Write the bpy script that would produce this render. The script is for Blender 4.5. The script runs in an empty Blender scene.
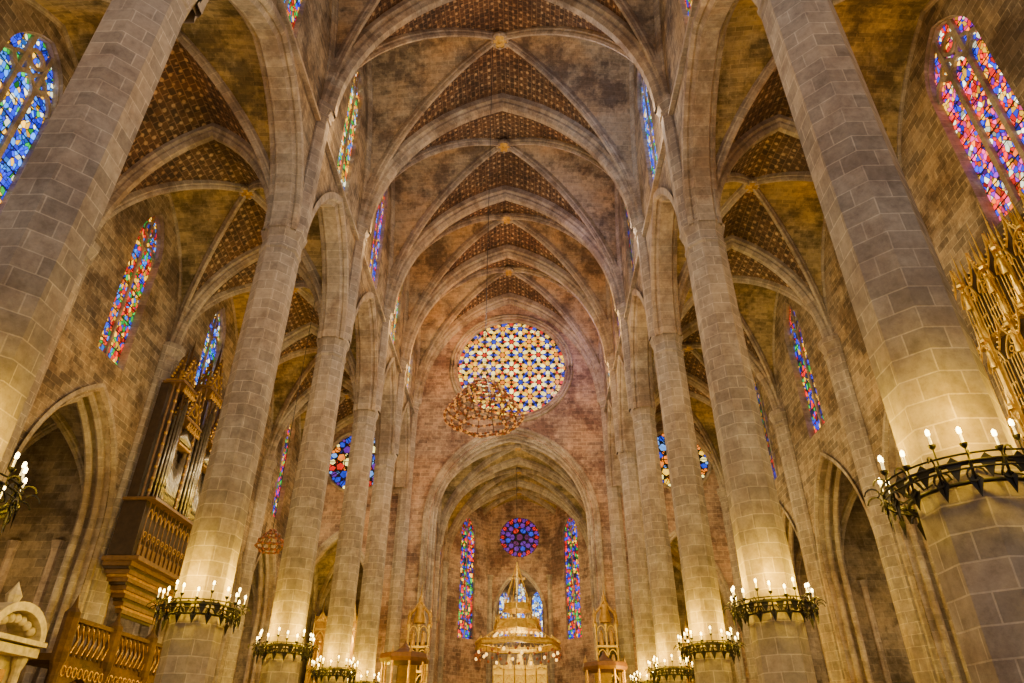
import bpy, math, random, bmesh
from mathutils import Vector as V
random.seed(7)
pi=math.pi
# ---------------------------------------------------------------- materials
MATS={}
def newmat(name):
    m=bpy.data.materials.new(name); m.use_nodes=True
    nt=m.node_tree; b=nt.nodes['Principled BSDF']; MATS[name]=m
    return m,nt,b
def N(nt,t,**k):
    n=nt.nodes.new(t)
    for a,v in k.items(): setattr(n,a,v)
    return n
def mixc(nt,bt,fac,a,b):
    n=nt.nodes.new('ShaderNodeMix'); n.data_type='RGBA'; n.blend_type=bt
    for s,val in ((0,fac),(6,a),(7,b)):
        if hasattr(val,'is_linked') or hasattr(val,'links'): nt.links.new(val,n.inputs[s])
        else:
            n.inputs[s].default_value = val if s==0 else (*val,1)
    return n.outputs[2]
def ramp(nt,src,stops,interp='LINEAR'):
    r=nt.nodes.new('ShaderNodeValToRGB'); r.color_ramp.interpolation=interp
    el=r.color_ramp.elements
    while len(el)<len(stops): el.new(0.5)
    for e,(p,c) in zip(el,stops):
        e.position=p; e.color=(*c,1) if len(c)==3 else c
    nt.links.new(src,r.inputs[0]); return r.outputs[0]
def noise(nt,vec,scale,detail=5,rough=.6,squash=None):
    n=nt.nodes.new('ShaderNodeTexNoise'); n.inputs['Scale'].default_value=scale
    n.inputs['Detail'].default_value=detail; n.inputs['Roughness'].default_value=rough
    if squash:
        mp=N(nt,'ShaderNodeMapping'); mp.inputs['Scale'].default_value=squash; nt.links.new(vec,mp.inputs[0]); vec=mp.outputs[0]
    nt.links.new(vec,n.inputs['Vector']); return n.outputs[0]
def stone(name,a,b,mortar,bw=.9,rh=.42,ms=.014,stain=(.45,.4,.38),tint=(1.2,1.05,.8),bump=.5,streak=.4,dots=None,blotch=.85):
    m,nt,bs=newmat(name)
    tc=N(nt,'ShaderNodeTexCoord'); o=tc.outputs['Object']
    nw=N(nt,'ShaderNodeTexNoise'); nw.inputs['Scale'].default_value=1.3; nt.links.new(o,nw.inputs['Vector'])
    wv=N(nt,'ShaderNodeVectorMath',operation='MULTIPLY_ADD'); nt.links.new(nw.outputs['Color'],wv.inputs[0]); wv.inputs[1].default_value=(.04,.025,0); nt.links.new(tc.outputs['UV'],wv.inputs[2])
    br=N(nt,'ShaderNodeTexBrick')
    br.inputs['Color1'].default_value=(*a,1); br.inputs['Color2'].default_value=(*b,1)
    br.inputs['Mortar'].default_value=(*mortar,1); br.inputs['Scale'].default_value=1
    br.inputs['Mortar Size'].default_value=ms; br.inputs['Brick Width'].default_value=bw
    br.inputs['Row Height'].default_value=rh; br.inputs['Mortar Smooth'].default_value=.3
    nt.links.new(wv.outputs[0],br.inputs['Vector'])
    base=br.outputs['Color']
    n1=noise(nt,o,.35,8,.72); n2=noise(nt,o,3.2,7,.75); n3=noise(nt,o,.13,4,.6); n4=noise(nt,o,1.1,5,.65,(1,1,.16))
    if dots:
        vo=N(nt,'ShaderNodeTexVoronoi'); vo.inputs['Scale'].default_value=2.0; vo.inputs['Randomness'].default_value=.2
        nt.links.new(tc.outputs['UV'],vo.inputs['Vector'])
        base=mixc(nt,'MIX',ramp(nt,vo.outputs['Distance'],[(.16,(1,1,1)),(.26,(0,0,0))]),base,dots)
    c=mixc(nt,'MULTIPLY',ramp(nt,n1,[(.46,(0,0,0)),(.58,(1,1,1))]),base,stain)
    c=mixc(nt,'MULTIPLY',ramp(nt,n3,[(.45,(0,0,0)),(.6,(1,1,1))]),c,tint)
    c=mixc(nt,'MULTIPLY',streak,c,ramp(nt,n4,[(.35,(.5,.46,.44)),(.55,(1,1,1)),(.7,(1.2,1.15,1.05))]))
    c=mixc(nt,'MULTIPLY',blotch,c,ramp(nt,n2,[(.34,(.55,.53,.53)),(.5,(.97,.97,.97)),(.66,(1.3,1.28,1.22))]))
    nt.links.new(c,bs.inputs['Base Color']); bs.inputs['Roughness'].default_value=.88
    bp=N(nt,'ShaderNodeBump'); bp.inputs['Strength'].default_value=bump; bp.inputs['Distance'].default_value=.04
    ad=N(nt,'ShaderNodeMath',operation='SUBTRACT'); nt.links.new(n2,ad.inputs[0]); nt.links.new(br.outputs['Fac'],ad.inputs[1])
    nt.links.new(ad.outputs[0],bp.inputs['Height']); nt.links.new(bp.outputs[0],bs.inputs['Normal'])
    return m
stone('column_stone',(.40,.335,.275),(.275,.235,.20),(.52,.45,.37),.85,.50,.018,(.70,.66,.66),(1.1,1.0,.88),.35,.2,None,.6)
stone('wall_stone',(.36,.27,.18),(.17,.13,.095),(.42,.34,.24),.85,.36,.020,(.38,.34,.33),(1.2,1.05,.75))
stone('end_stone',(.46,.31,.23),(.26,.18,.145),(.52,.39,.30),.85,.36,.02,(.42,.36,.38),(1.2,1.06,.86))
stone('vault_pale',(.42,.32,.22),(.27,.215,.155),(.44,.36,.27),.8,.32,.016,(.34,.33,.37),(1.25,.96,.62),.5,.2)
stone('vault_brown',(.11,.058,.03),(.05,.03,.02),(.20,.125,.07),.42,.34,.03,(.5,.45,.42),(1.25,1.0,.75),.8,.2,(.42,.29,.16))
stone('aisle_vault',(.40,.30,.15),(.21,.16,.09),(.40,.31,.18),.8,.34,.018,(.34,.34,.32),(1.2,1.02,.52),.5,.2)
stone('rib_stone',(.43,.355,.28),(.28,.24,.20),(.48,.41,.33),2.0,.5,.016,(.58,.52,.49),(1.15,1.0,.82),.4,.25,None,.7)
stone('chapel_stone',(.30,.235,.165),(.18,.145,.11),(.32,.26,.19),.9,.42,.018,(.42,.40,.38),(1.1,1,.75))
stone('floor_stone',(.25,.21,.17),(.18,.15,.12),(.1,.09,.08),1.2,1.2,.01,(.8,.75,.7),(1,1,1))
stone('gallery_stone',(.13,.08,.04),(.08,.05,.028),(.12,.08,.05),.6,.4,.008,(.6,.5,.4),(1.2,1,.7))
def plain(name,col,rough=.6,metal=0,emit=None,es=0,var=.35,sc=4):
    m,nt,bs=newmat(name)
    tc=N(nt,'ShaderNodeTexCoord'); n=noise(nt,tc.outputs['Object'],sc,4)
    c=ramp(nt,n,[(.3,tuple(x*(1-var) for x in col)),(.7,tuple(min(1,x*(1+var)) for x in col))])
    nt.links.new(c,bs.inputs['Base Color']); bs.inputs['Roughness'].default_value=rough; bs.inputs['Metallic'].default_value=metal
    if emit:
        bs.inputs['Emission Color'].default_value=(*emit,1); bs.inputs['Emission Strength'].default_value=es
    return m
plain('iron',(.02,.018,.016),.5,.6)
plain('gold',(.88,.54,.08),.38,.8)
plain('gilt_wood',(.45,.26,.04),.42,.6)
plain('dark_wood',(.035,.02,.01),.55)
plain('organ_wood',(.15,.08,.028),.5,.1)
plain('red_wood',(.13,.055,.025),.5)
plain('organ_pipe',(.42,.39,.30),.32,.9)
plain('marble',(.56,.48,.33),.5)
plain('candle_wax',(.85,.8,.6),.5,0,(1,.8,.4),1.0)
plain('flame',(1,.8,.4),.5,0,(1,.74,.28),25)
plain('bead_lamp',(.5,.22,.05),.4,0,(1,.40,.08),.45,.1)
plain('altar_lamp_glass',(.9,.6,.2),.4,0,(1,.55,.12),3,.1)
plain('bead_red',(.22,.06,.02),.4,0,(1,.20,.05),.08,.1)
plain('altar_glow',(.8,.5,.06),.5,.3,(1,.55,.03),.5)  # emission put into the panel so the gilding looks lit
plain('lead',(.015,.014,.013),.8)
plain('rope',(.02,.02,.02),.8)
def flatglass(name,col,s):
    m,nt,bs=newmat(name)
    tc=N(nt,'ShaderNodeTexCoord'); n=noise(nt,tc.outputs['Object'],2.2,4)
    c=mixc(nt,'MULTIPLY',1.0,col,ramp(nt,n,[(.3,(.5,.5,.5)),(.7,(1.3,1.3,1.3))]))
    bs.inputs['Base Color'].default_value=(.02,.02,.02,1); bs.inputs['Roughness'].default_value=.3
    nt.links.new(c,bs.inputs['Emission Color']); bs.inputs['Emission Strength'].default_value=s
for nm,c,s in (('g_yellow',(1,.52,.005),2.4),('g_white',(1,.80,.20),3.2),('g_blue',(.01,.05,.75),1.2),('g_red',(.9,.01,.005),1.3),
               ('g_green',(.1,.5,.15),1.0),('g_violet',(.25,.03,.6),.7),('g_sky',(.15,.4,1),1.5),('g_orange',(1,.22,.005),1.9),
               ('g_dusk',(.22,.02,.16),.7)):
    flatglass(nm,c,s)
PB=(.005,.02,.6);PC=(.02,.22,.9);PR=(.8,.006,.006);PY=(1,.48,.01);PG=(.01,.35,.04);PW=(.9,.9,.6);PV=(.2,.01,.4);PO=(1,.15,.005);PP=(.8,.04,.25);PD=(.005,.01,.04)
def stained(name,pal,s,sx=4.2,sy=3.0,panel=.9):
    m,nt,bs=newmat(name)
    tc=N(nt,'ShaderNodeTexCoord'); mp=N(nt,'ShaderNodeMapping'); mp.inputs['Scale'].default_value=(sx,sy,1)
    nt.links.new(tc.outputs['UV'],mp.inputs[0])
    vo=N(nt,'ShaderNodeTexVoronoi'); vo.inputs['Scale'].default_value=1; nt.links.new(mp.outputs[0],vo.inputs['Vector'])
    ve=N(nt,'ShaderNodeTexVoronoi',feature='DISTANCE_TO_EDGE'); ve.inputs['Scale'].default_value=1; nt.links.new(mp.outputs[0],ve.inputs['Vector'])
    sp=N(nt,'ShaderNodeSeparateColor'); nt.links.new(vo.outputs['Color'],sp.inputs[0])
    n=len(pal); c=ramp(nt,sp.outputs[0],[(i/n,p) for i,p in enumerate(pal)],'CONSTANT')
    c=mixc(nt,'MULTIPLY',1.0,c,ramp(nt,sp.outputs[1],[(0,(.15,.15,.15)),(1,(1.4,1.4,1.4))]))
    c=mixc(nt,'MULTIPLY',1.0,c,ramp(nt,ve.outputs['Distance'],[(.03,(.01,.01,.01)),(.10,(1,1,1))]))
    bk=N(nt,'ShaderNodeTexBrick'); bk.offset=0; bk.inputs['Color1'].default_value=(1,1,1,1);bk.inputs['Color2'].default_value=(1,1,1,1);bk.inputs['Mortar'].default_value=(.01,.01,.01,1)
    bk.inputs['Scale'].default_value=1;bk.inputs['Brick Width'].default_value=50;bk.inputs['Row Height'].default_value=panel;bk.inputs['Mortar Size'].default_value=.04
    nt.links.new(tc.outputs['UV'],bk.inputs['Vector'])
    c=mixc(nt,'MULTIPLY',1.0,c,bk.outputs['Color'])
    bs.inputs['Base Color'].default_value=(.02,.02,.02,1)
    nt.links.new(c,bs.inputs['Emission Color']); bs.inputs['Emission Strength'].default_value=s
stained('glass_multi',[PR,PY,PG,PB,PO,PR,PC,PY],2.4,5.2,3.8)
stained('glass_blue',[PB,PC,PW,PB,PC,PY,PG,PB],3.4,5.2,3.8)
stained('glass_bluehigh',[PB,PB,PV,PC,PB,PR,PY],2.6)
stained('glass_yellow',[PY,PW,PO,PY,PC,PG,PY],2.6)
stained('glass_red',[PR,PV,PY,PB,PP,PO,PW,PR,PB],3.5,5.5,4)
stained('glass_mid',[PB,PG,PR,PD,PY,PR,PB],2.8)
stained('glass_dim',[PB,PG,PR,PD,PY,PD,PB],.8)
stained('glass_bright',[PW,PC,PW,PW,PB,PC],4)
# ---------------------------------------------------------------- mesh builder
class MB:
    def __init__(s): s.v=[];s.f=[];s.uv=[];s.m=[];s.sm=[]
    def face(s,pts,mat,uvs=None,smooth=False):
        pts=[V(p) for p in pts]; i=len(s.v); s.v+=[p[:] for p in pts]; s.f.append(list(range(i,i+len(pts))))
        if uvs is None:
            n=V((0,0,0))
            for a in range(len(pts)):
                n+=pts[a].cross(pts[(a+1)%len(pts)])
            ax,ay,az=abs(n.x),abs(n.y),abs(n.z)
            if az>=ax and az>=ay: uvs=[(p.x,p.y) for p in pts]
            elif ax>ay: uvs=[(p.y,p.z) for p in pts]
            else: uvs=[(p.x,p.z) for p in pts]
        s.uv.append(uvs); s.m.append(mat); s.sm.append(smooth)
    def box(s,c,sz,mat,rz=0):
        cx,cy,cz=c; x,y,z=[a/2 for a in sz]; co,si=math.cos(rz),math.sin(rz)
        P=[]
        for dz in(-z,z):
            for dx,dy in((-x,-y),(x,-y),(x,y),(-x,y)):
                P.append((cx+dx*co-dy*si,cy+dx*si+dy*co,cz+dz))
        for q in((0,3,2,1),(4,5,6,7),(0,1,5,4),(1,2,6,5),(2,3,7,6),(3,0,4,7)): s.face([P[i] for i in q],mat)
    def lathe(s,c,prof,n,mat,rot=0,smooth=False,sx=1,sy=1,a0=0,a1=2*pi):
        c=V(c)
        for k in range(n):
            t0=rot+a0+(a1-a0)*k/n;t1=rot+a0+(a1-a0)*(k+1)/n
            for (r0,z0),(r1,z1) in zip(prof[:-1],prof[1:]):
                pts=[c+V((r0*math.cos(t0)*sx,r0*math.sin(t0)*sy,z0)),c+V((r0*math.cos(t1)*sx,r0*math.sin(t1)*sy,z0)),
                     c+V((r1*math.cos(t1)*sx,r1*math.sin(t1)*sy,z1)),c+V((r1*math.cos(t0)*sx,r1*math.sin(t0)*sy,z1))]
                R=max(r0,r1); w=R*(t1-t0); zz=(z0,z1) if abs(z1-z0)>.02 else (z0,z0+abs(r1-r0))
                u=[(k*w,c.z+zz[0]),((k+1)*w,c.z+zz[0]),((k+1)*w,c.z+zz[1]),(k*w,c.z+zz[1])]
                if r0<1e-5: pts=pts[1:];u=u[1:]
                elif r1<1e-5: pts=pts[:3];u=u[:3]
                s.face(pts,mat,u,smooth)
    def cyl(s,p0,p1,r0,r1,n,mat,smooth=True,caps=False):
        p0,p1=V(p0),V(p1); d=(p1-p0).normalized(); a=d.cross(V((0,0,1)))
        if a.length<1e-3: a=V((1,0,0))
        a.normalize(); b=d.cross(a); L=(p1-p0).length
        ring=lambda p,r:[p+(a*math.cos(2*pi*k/n)+b*math.sin(2*pi*k/n))*r for k in range(n)]
        A,B=ring(p0,r0),ring(p1,r1)
        for k in range(n):
            j=(k+1)%n
            if r1<1e-5: s.face([A[k],A[j],p1],mat,[(k,0),(k+1,0),(k,L)],smooth)
            else: s.face([A[k],A[j],B[j],B[k]],mat,[(k*.2,0),(k*.2+.2,0),(k*.2+.2,L),(k*.2,L)],smooth)
        if caps: s.face(A[::-1],mat); s.face(B,mat)
    def tube(s,pts,r,n,mat,closed=False):
        pts=[V(p) for p in pts]; m=len(pts); rings=[]
        for i,p in enumerate(pts):
            t=(pts[(i+1)%m]-pts[i-1]) if (closed or 0<i<m-1) else (pts[1]-pts[0] if i==0 else pts[-1]-pts[-2])
            t.normalize(); a=t.cross(V((0,0,1)))
            if a.length<.05: a=t.cross(V((1,0,0)))
            a.normalize(); b=t.cross(a)
            rings.append([p+(a*math.cos(2*pi*k/n+pi/4)+b*math.sin(2*pi*k/n+pi/4))*r for k in range(n)])
        for i in range(m if closed else m-1):
            A,B=rings[i],rings[(i+1)%m]
            for k in range(n):
                j=(k+1)%n; s.face([A[k],A[j],B[j],B[k]],mat,None,n>4)
    def sphere(s,c,r,mat,n=8,sz=1):
        m=max(3,n//2)
        s.lathe(c,[(r*math.sin(pi*i/m) if 0<i<m else 0,-r*sz*math.cos(pi*i/m)) for i in range(m+1)],n,mat,smooth=True)
    def sweep(s,pts,n,prof,mat):
        pts=[V(p) for p in pts]; n=V(n).normalized(); m=len(pts); O=[]
        for i in range(m):
            t=(pts[min(i+1,m-1)]-pts[max(i-1,0)]).normalized(); O.append(n.cross(t))
        if O[m//2].z<0: O=[-o for o in O]
        L=[0]
        for i in range(1,m): L.append(L[-1]+(pts[i]-pts[i-1]).length)
        Q=[0]
        for a,b in zip(prof[:-1],prof[1:]): Q.append(Q[-1]+math.hypot(a[0]-b[0],a[1]-b[1]))
        for i in range(m-1):
            for k in range(len(prof)-1):
                a,b=prof[k],prof[k+1]
                s.face([pts[i]+n*a[0]+O[i]*a[1],pts[i]+n*b[0]+O[i]*b[1],pts[i+1]+n*b[0]+O[i+1]*b[1],pts[i+1]+n*a[0]+O[i+1]*a[1]],mat,
                       [(Q[k],L[i]),(Q[k+1],L[i]),(Q[k+1],L[i+1]),(Q[k],L[i+1])])
    def make(s,name,loc=(0,0,0),merge=False,parent=None):
        me=bpy.data.meshes.new(name); me.from_pydata(s.v,[],s.f)
        names=[]; 
        for m in s.m:
            if m not in names: names.append(m)
        for m in names: me.materials.append(MATS[m])
        uvl=me.uv_layers.new(name='UVMap'); flat=[]
        for u in s.uv:
            for a in u: flat+=[a[0],a[1]]
        uvl.data.foreach_set('uv',flat)
        me.polygons.foreach_set('material_index',[names.index(m) for m in s.m])
        me.polygons.foreach_set('use_smooth',s.sm)
        if merge or any(s.sm):
            bm=bmesh.new(); bm.from_mesh(me); bmesh.ops.remove_doubles(bm,verts=bm.verts,dist=1e-4); bm.to_mesh(me); bm.free()
        me.update()
        o=bpy.data.objects.new(name,me); bpy.context.scene.collection.objects.link(o); o.location=loc
        if parent: o.parent=parent
        return o
def light(name,loc,e,col,r=.3,parent=None,typ='POINT',rot=None):
    d=bpy.data.lights.new(name,typ); d.energy=e; d.color=col; d.shadow_soft_size=r
    o=bpy.data.objects.new(name,d); bpy.context.scene.collection.objects.link(o); o.location=loc
    if rot: o.rotation_euler=rot
    if parent: o.parent=parent
    return o
# ---------------------------------------------------------------- arch helpers
def arch(s,a,h):
    s=min(abs(s),a)
    if h<a: return h*math.sqrt(max(0,1-(s/a)**2))
    R=(a*a+h*h)/(2*a); return math.sqrt(max(0,R*R-(s+R-a)**2))
def P(t,k): return arch(t,1,k)/k
def archhole(c,a,zb,zs,zt,open_bottom=False):
    return dict(s0=c-a,s1=c+a,lo=lambda s:zb,hi=lambda s:zs+arch(s-c,a,zt-zs),ob=open_bottom,c=c,a=a)
def circhole(c,r,zc):
    f=lambda s:math.sqrt(max(0,r*r-(s-c)**2))
    return dict(s0=c-r,s1=c+r,lo=lambda s:zc-f(s),hi=lambda s:zc+f(s),ob=False,c=c,a=r)
def build_wall(mb,mp,s0,s1,zb,zt,holes,th,mat,jm='rib_stone',step=.8,extra=()):
    S={round(s0,4),round(s1,4)}; n=max(1,int((s1-s0)/step))
    for i in range(n+1): S.add(round(s0+(s1-s0)*i/n,4))
    for e in extra: S.add(round(e,4))
    for h in holes:
        for i in range(25): S.add(round(h['c']-h['a']*math.cos(pi*i/24),4))
    S=sorted(x for x in S if s0-1e-3<=x<=s1+1e-3)
    def q(a,b,za,zb_,zc,zd):
        if max(zd-za,zc-zb_)<1e-4: return
        for t in (0,th):
            mb.face([mp(a,za,t),mp(b,zb_,t),mp(b,zc,t),mp(a,zd,t)],mat,[(a,za),(b,zb_),(b,zc),(a,zd)])
    for a,b in zip(S[:-1],S[1:]):
        if b-a<1e-5: continue
        m=(a+b)/2; act=sorted([h for h in holes if h['s0']<m<h['s1']],key=lambda h:h['lo'](m))
        ca,cb=zb(a),zb(b)
        for h in act:
            la,lb,ha,hb=h['lo'](a),h['lo'](b),h['hi'](a),h['hi'](b)
            if not h['ob']:
                q(a,b,ca,cb,lb,la)
                mb.face([mp(a,la,0),mp(b,lb,0),mp(b,lb,th),mp(a,la,th)],jm,[(0,a),(0,b),(th,b),(th,a)])
            mb.face([mp(a,ha,0),mp(b,hb,0),mp(b,hb,th),mp(a,ha,th)],jm,[(0,a+ha),(0,b+hb),(th,b+hb),(th,a+ha)])
            ca,cb=ha,hb
        q(a,b,ca,cb,zt(b),zt(a))
    for h in holes:
        for e in (h['s0'],h['s1']):
            l,u=h['lo'](e),h['hi'](e)
            if h['ob']: l=zb(e)
            if u-l>.01: mb.face([mp(e,l,0),mp(e,l,th),mp(e,u,th),mp(e,u,0)],jm,[(0,l),(th,l),(th,u),(0,u)])
def ribprof(w,d,up=.2):
    h=[(-w/2,up),(-w/2,-d*.35),(-w*.33,-d*.5),(-w*.33,-d*.7),(-w*.16,-d)]
    return h+[(-a,b) for a,b in h[::-1]]
NP=34
def archpts(mp,c,a,zs,zt,t,leg=0):
    pts=[]
    if leg: pts.append(mp(c-a,zs-leg,t))
    for i in range(NP+1):
        s=-math.cos(pi*i/NP)*a; pts.append(mp(c+s,zs+arch(s,a,zt-zs),t))
    if leg: pts.append(mp(c+a,zs-leg,t))
    return [V(p) for p in pts]
def vault(mb,xc,hw,y0,y1,zs,rise,k,dome,matT,matS,n=10):
    yc,hl=(y0+y1)/2,(y1-y0)/2
    def z(u,v): 
        u,v=min(1,abs(u)),min(1,abs(v)); return zs+rise*P(min(u,v),k)+dome*(1-u*u)*(1-v*v)
    G=[math.sin(pi/2*i/n) for i in range(-n,n+1)]
    al=[0.]
    for i in range(n):
        al.append(al[-1]+math.hypot((G[n+i+1]-G[n+i]),(P(G[n+i],k)-P(G[n+i+1],k))*rise/hw))
    def pt(i,j):
        u,v=G[i+n],G[j+n]; return V((xc+hw*u,yc+hl*v,z(u,v)))
    def add(ids,T):
        pts=[pt(*q) for q in ids]
        if T: uv=[(p.y,al[abs(q[0])]*hw*(1 if q[0]>=0 else -1)) for p,q in zip(pts,ids)]
        else: uv=[(p.x,al[abs(q[1])]*hl*1.6*(1 if q[1]>=0 else -1)) for p,q in zip(pts,ids)]
        mb.face(pts,matT if T else matS,uv,True)
    for i in range(-n,n):
        for j in range(-n,n):
            ci,cj=i+.5,j+.5; c=[(i,j),(i+1,j),(i+1,j+1),(i,j+1)]
            if abs(abs(ci)-abs(cj))<.1:
                if ci*cj>0: tr=[[c[0],c[1],c[2]],[c[0],c[2],c[3]]]
                else: tr=[[c[0],c[1],c[3]],[c[1],c[2],c[3]]]
                for t in tr:
                    mi=sum(abs(q[0]) for q in t)/3;mj=sum(abs(q[1]) for q in t)/3
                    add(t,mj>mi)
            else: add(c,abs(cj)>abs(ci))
    return z
def ribs(mb,z,xc,hw,y0,y1,w,d,tw,td,trans=True,wallw=.4,boss=True,mat='rib_stone'):
    yc,hl=(y0+y1)/2,(y1-y0)/2
    C=[-math.cos(pi*i/NP) for i in range(NP+1)]
    for sg in (1,-1):
        pts=[(xc+hw*c,yc+hl*c*sg,z(c,c)) for c in C]
        mb.sweep(pts,(hl*sg,-hw,0),ribprof(w,d),mat)
    if trans: mb.sweep([(xc+hw*c,y1,z(c,1)) for c in C],(0,1,0),ribprof(tw,td),mat)
    for sg in (1,-1):
        mb.sweep([(xc+hw*sg*.985,yc+hl*c,z(1,c)) for c in C],(1,0,0),ribprof(wallw,wallw),mat)
    if boss:
        zz=z(0,0); r=d*1.25
        mb.lathe((xc,yc,zz),[(r*.6,0),(r,-d*.7),(r,-d*1.1),(r*.8,-d*1.3)],16,mat)
        mb.lathe((xc,yc,zz),[(r*.8,-d*1.3),(r*.72,-d*1.2),(r*.3,-d*1.25),(0,-d*1.4)],16,'gilt_wood')
        for q in range(8):
            a_=q*pi/4; mb.sphere((xc+r*.85*math.cos(a_),yc+r*.85*math.sin(a_),zz-d*1.1),r*.22,mat,6)
# ---------------------------------------------------------------- layout
BY=[-11.5,.5,12.5,24.5,34,43.5,51.4,59.3]
CXN=9.75; WI=9.2; OW=19.3; AXC=14.7; AHW=4.75
ZN,RN,KN=31.,12.6,1.35
ZA,RA=22.,8.
nave=MB()
for a,b in zip(BY[:-1],BY[1:]):
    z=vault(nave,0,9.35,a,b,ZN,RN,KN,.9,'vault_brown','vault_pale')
    ribs(nave,z,0,9.35,a,b,.42,.5,1.15,.85,wallw=.5)
nave.make('ceiling')
def baylook(s):
    for i,(a,b) in enumerate(zip(BY[:-1],BY[1:])):
        if a-1e-6<=s<=b+1e-6: return i,a,b
    return 0,BY[0],BY[1]
def window(mp,c,a,zb_,zs,zt_,mat,t,nl,name,mw=.085):
    g=MB(); K=14; off=random.random()*40
    for i in range(K):
        s0,s1=c-a*math.cos(pi*i/K),c-a*math.cos(pi*(i+1)/K)
        h0,h1=zs+arch(s0-c,a,zt_-zs),zs+arch(s1-c,a,zt_-zs)
        g.face([mp(s0,zb_,t),mp(s1,zb_,t),mp(s1,h1,t),mp(s0,h0,t)],mat,[(s0+off,zb_),(s1+off,zb_),(s1+off,h1),(s0+off,h0)])
    lw=2*a/nl; tt=t-.06
    for k in range(1,nl):
        s=c-a+lw*k; g.tube([mp(s,zb_,tt),mp(s,zs+(arch(s-c,a,zt_-zs)),tt)],mw,4,'rib_stone')
    for k in range(nl):
        s=c-a+lw*(k+.5); g.tube([mp(s+lw/2*-math.cos(pi*q/10),zs-.3+arch(lw/2*math.cos(pi*q/10),lw/2,lw*.75),tt) for q in range(11)],mw*.85,4,'rib_stone')
    for q in range(3 if nl>2 else 1):
        r=a*(.34 if nl<3 else .24); zc=zs+(zt_-zs)*(.55 if q==0 else .22); xc_=c if q==0 else c+(-1)**q*a*.36
        g.tube([mp(xc_+r*math.cos(2*pi*q_/16),zc+r*math.sin(2*pi*q_/16),tt) for q_ in range(16)],mw*.75,4,'rib_stone',True)
    g.tube([mp(c-(a+.05)*math.cos(pi*q/20),zs+arch(a*math.cos(pi*q/20),a,zt_-zs+.05),t-.2) for q in range(21)],.12,4,'rib_stone')
    return g.make(name)
for sg in (-1,1):
    side='left' if sg<0 else 'right'
    w=MB()
    def zb(s):
        i,a,b=baylook(s); c=(a+b)/2; h=(b-a)/2-.72
        return 22.4+arch(s-c,h,6.7) if abs(s-c)<h else 22.4
    def zt(s):
        i,a,b=baylook(s); return ZN+RN*P(min(1,abs(s-(a+b)/2)/((b-a)/2)),KN)+.15
    ex=[];holes=[]
    for a,b in zip(BY[:-1],BY[1:]):
        c=(a+b)/2;h=(b-a)/2-.72
        ex+=[c-h*math.cos(pi*i/30) for i in range(31)]+[c-(b-a)/2*math.cos(pi*i/30) for i in range(31)]
        holes.append(archhole(c,1.3,30.4,38.2,40.8))
    mpc=lambda s,z,t,sg=sg:(sg*(WI+t),s,z)
    build_wall(w,mpc,BY[0],BY[-1],zb,zt,holes,1.1,'wall_stone',extra=ex)
    for a,b in zip(BY[:-1],BY[1:]):
        c=(a+b)/2;h=(b-a)/2-.72
        pts=archpts(lambda s,z,t:(sg*CXN,s,z),c,h,22.4,29.1,0)
        w.sweep(pts,(1,0,0),[(-.75,.35),(-.75,.0),(-.6,-.1),(-.5,-.05),(-.38,-.28),(.38,-.28),(.5,-.05),(.6,-.1),(.75,0),(.75,.35)],'rib_stone')
    for y0,y1 in zip(BY[:-1],BY[1:]): w.box((sg*(WI-.08),(y0+y1)/2,29.95),(.3,y1-y0-1.2,.22),'rib_stone')
    for y in BY[1:]:
        zl=22.6 if y<59 else 0
        w.lathe((sg*9.35,y,0),[(.62,zl),(.62,30.3),(.7,30.35),(.7,30.5),(.62,30.6),(.8,31.0),(.82,31.3)],8,'column_stone',pi/8)
    w.make('wall_clerestory_'+side)
    av=MB()
    for a,b in zip(BY[:-1],BY[1:]):
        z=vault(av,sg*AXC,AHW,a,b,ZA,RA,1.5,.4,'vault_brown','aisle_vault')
        ribs(av,z,sg*AXC,AHW,a,b,.34,.38,.8,.6,wallw=.3)
    av.make('ceiling_aisle_'+side)
    w=MB();holes=[];ex=[];winfo=[]
    for i,(a,b) in enumerate(zip(BY[:-1],BY[1:])):
        c=(a+b)/2;big=(b-a)>11
        ex+=[c-(b-a)/2*math.cos(pi*k/30) for k in range(31)]
        cw_=4.2 if big else min(3.5,(b-a)/2-1.0)
        ch=archhole(c,cw_,0,10.9,17.0,True); holes.append(ch)
        ww=1.75 if big else 1.25; zt_=28.8 if big else 28.4
        holes.append(archhole(c,ww,18.8,zt_-2.6,zt_)); winfo.append((c,ww,18.8,zt_-2.6,zt_,cw_))
    mpo=lambda s,z,t,sg=sg:(sg*(OW+t),s,z)
    zto=lambda s:(lambda i,a,b: ZA+RA*P(min(1,abs(s-(a+b)/2)/((b-a)/2)),1.5)+.1)(*baylook(s))
    build_wall(w,mpo,BY[0],BY[-1],lambda s:0,zto,holes,1.2,'wall_stone',extra=ex)
    for (c,_,_,_,_,ha) in winfo:
        for k,(da,t) in enumerate(((.25,0),(-.1,.45),(-.35,.9))):
            w.sweep(archpts(mpo,c,ha+da,10.9,17.0+da*1.2,t,10.9),(1,0,0),[(-.14,.12),(-.14,-.08),(0,-.16),(.14,-.08),(.14,.12)],'rib_stone')
    for y in BY[1:]:
        w.lathe((sg*OW,y,0),[(.85,0),(.85,1.0),(.62,1.2),(.62,21.2),(.7,21.25),(.7,21.4),(.62,21.5),(.82,21.95),(.82,22.3)],8,'column_stone',pi/8)
        for dy in(-.62,.62): w.lathe((sg*(OW-.05),y+dy,0),[(.22,0),(.22,21.5),(.3,22.0)],8,'column_stone')
    w.make('wall_'+side)
    cv=MB()
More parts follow.
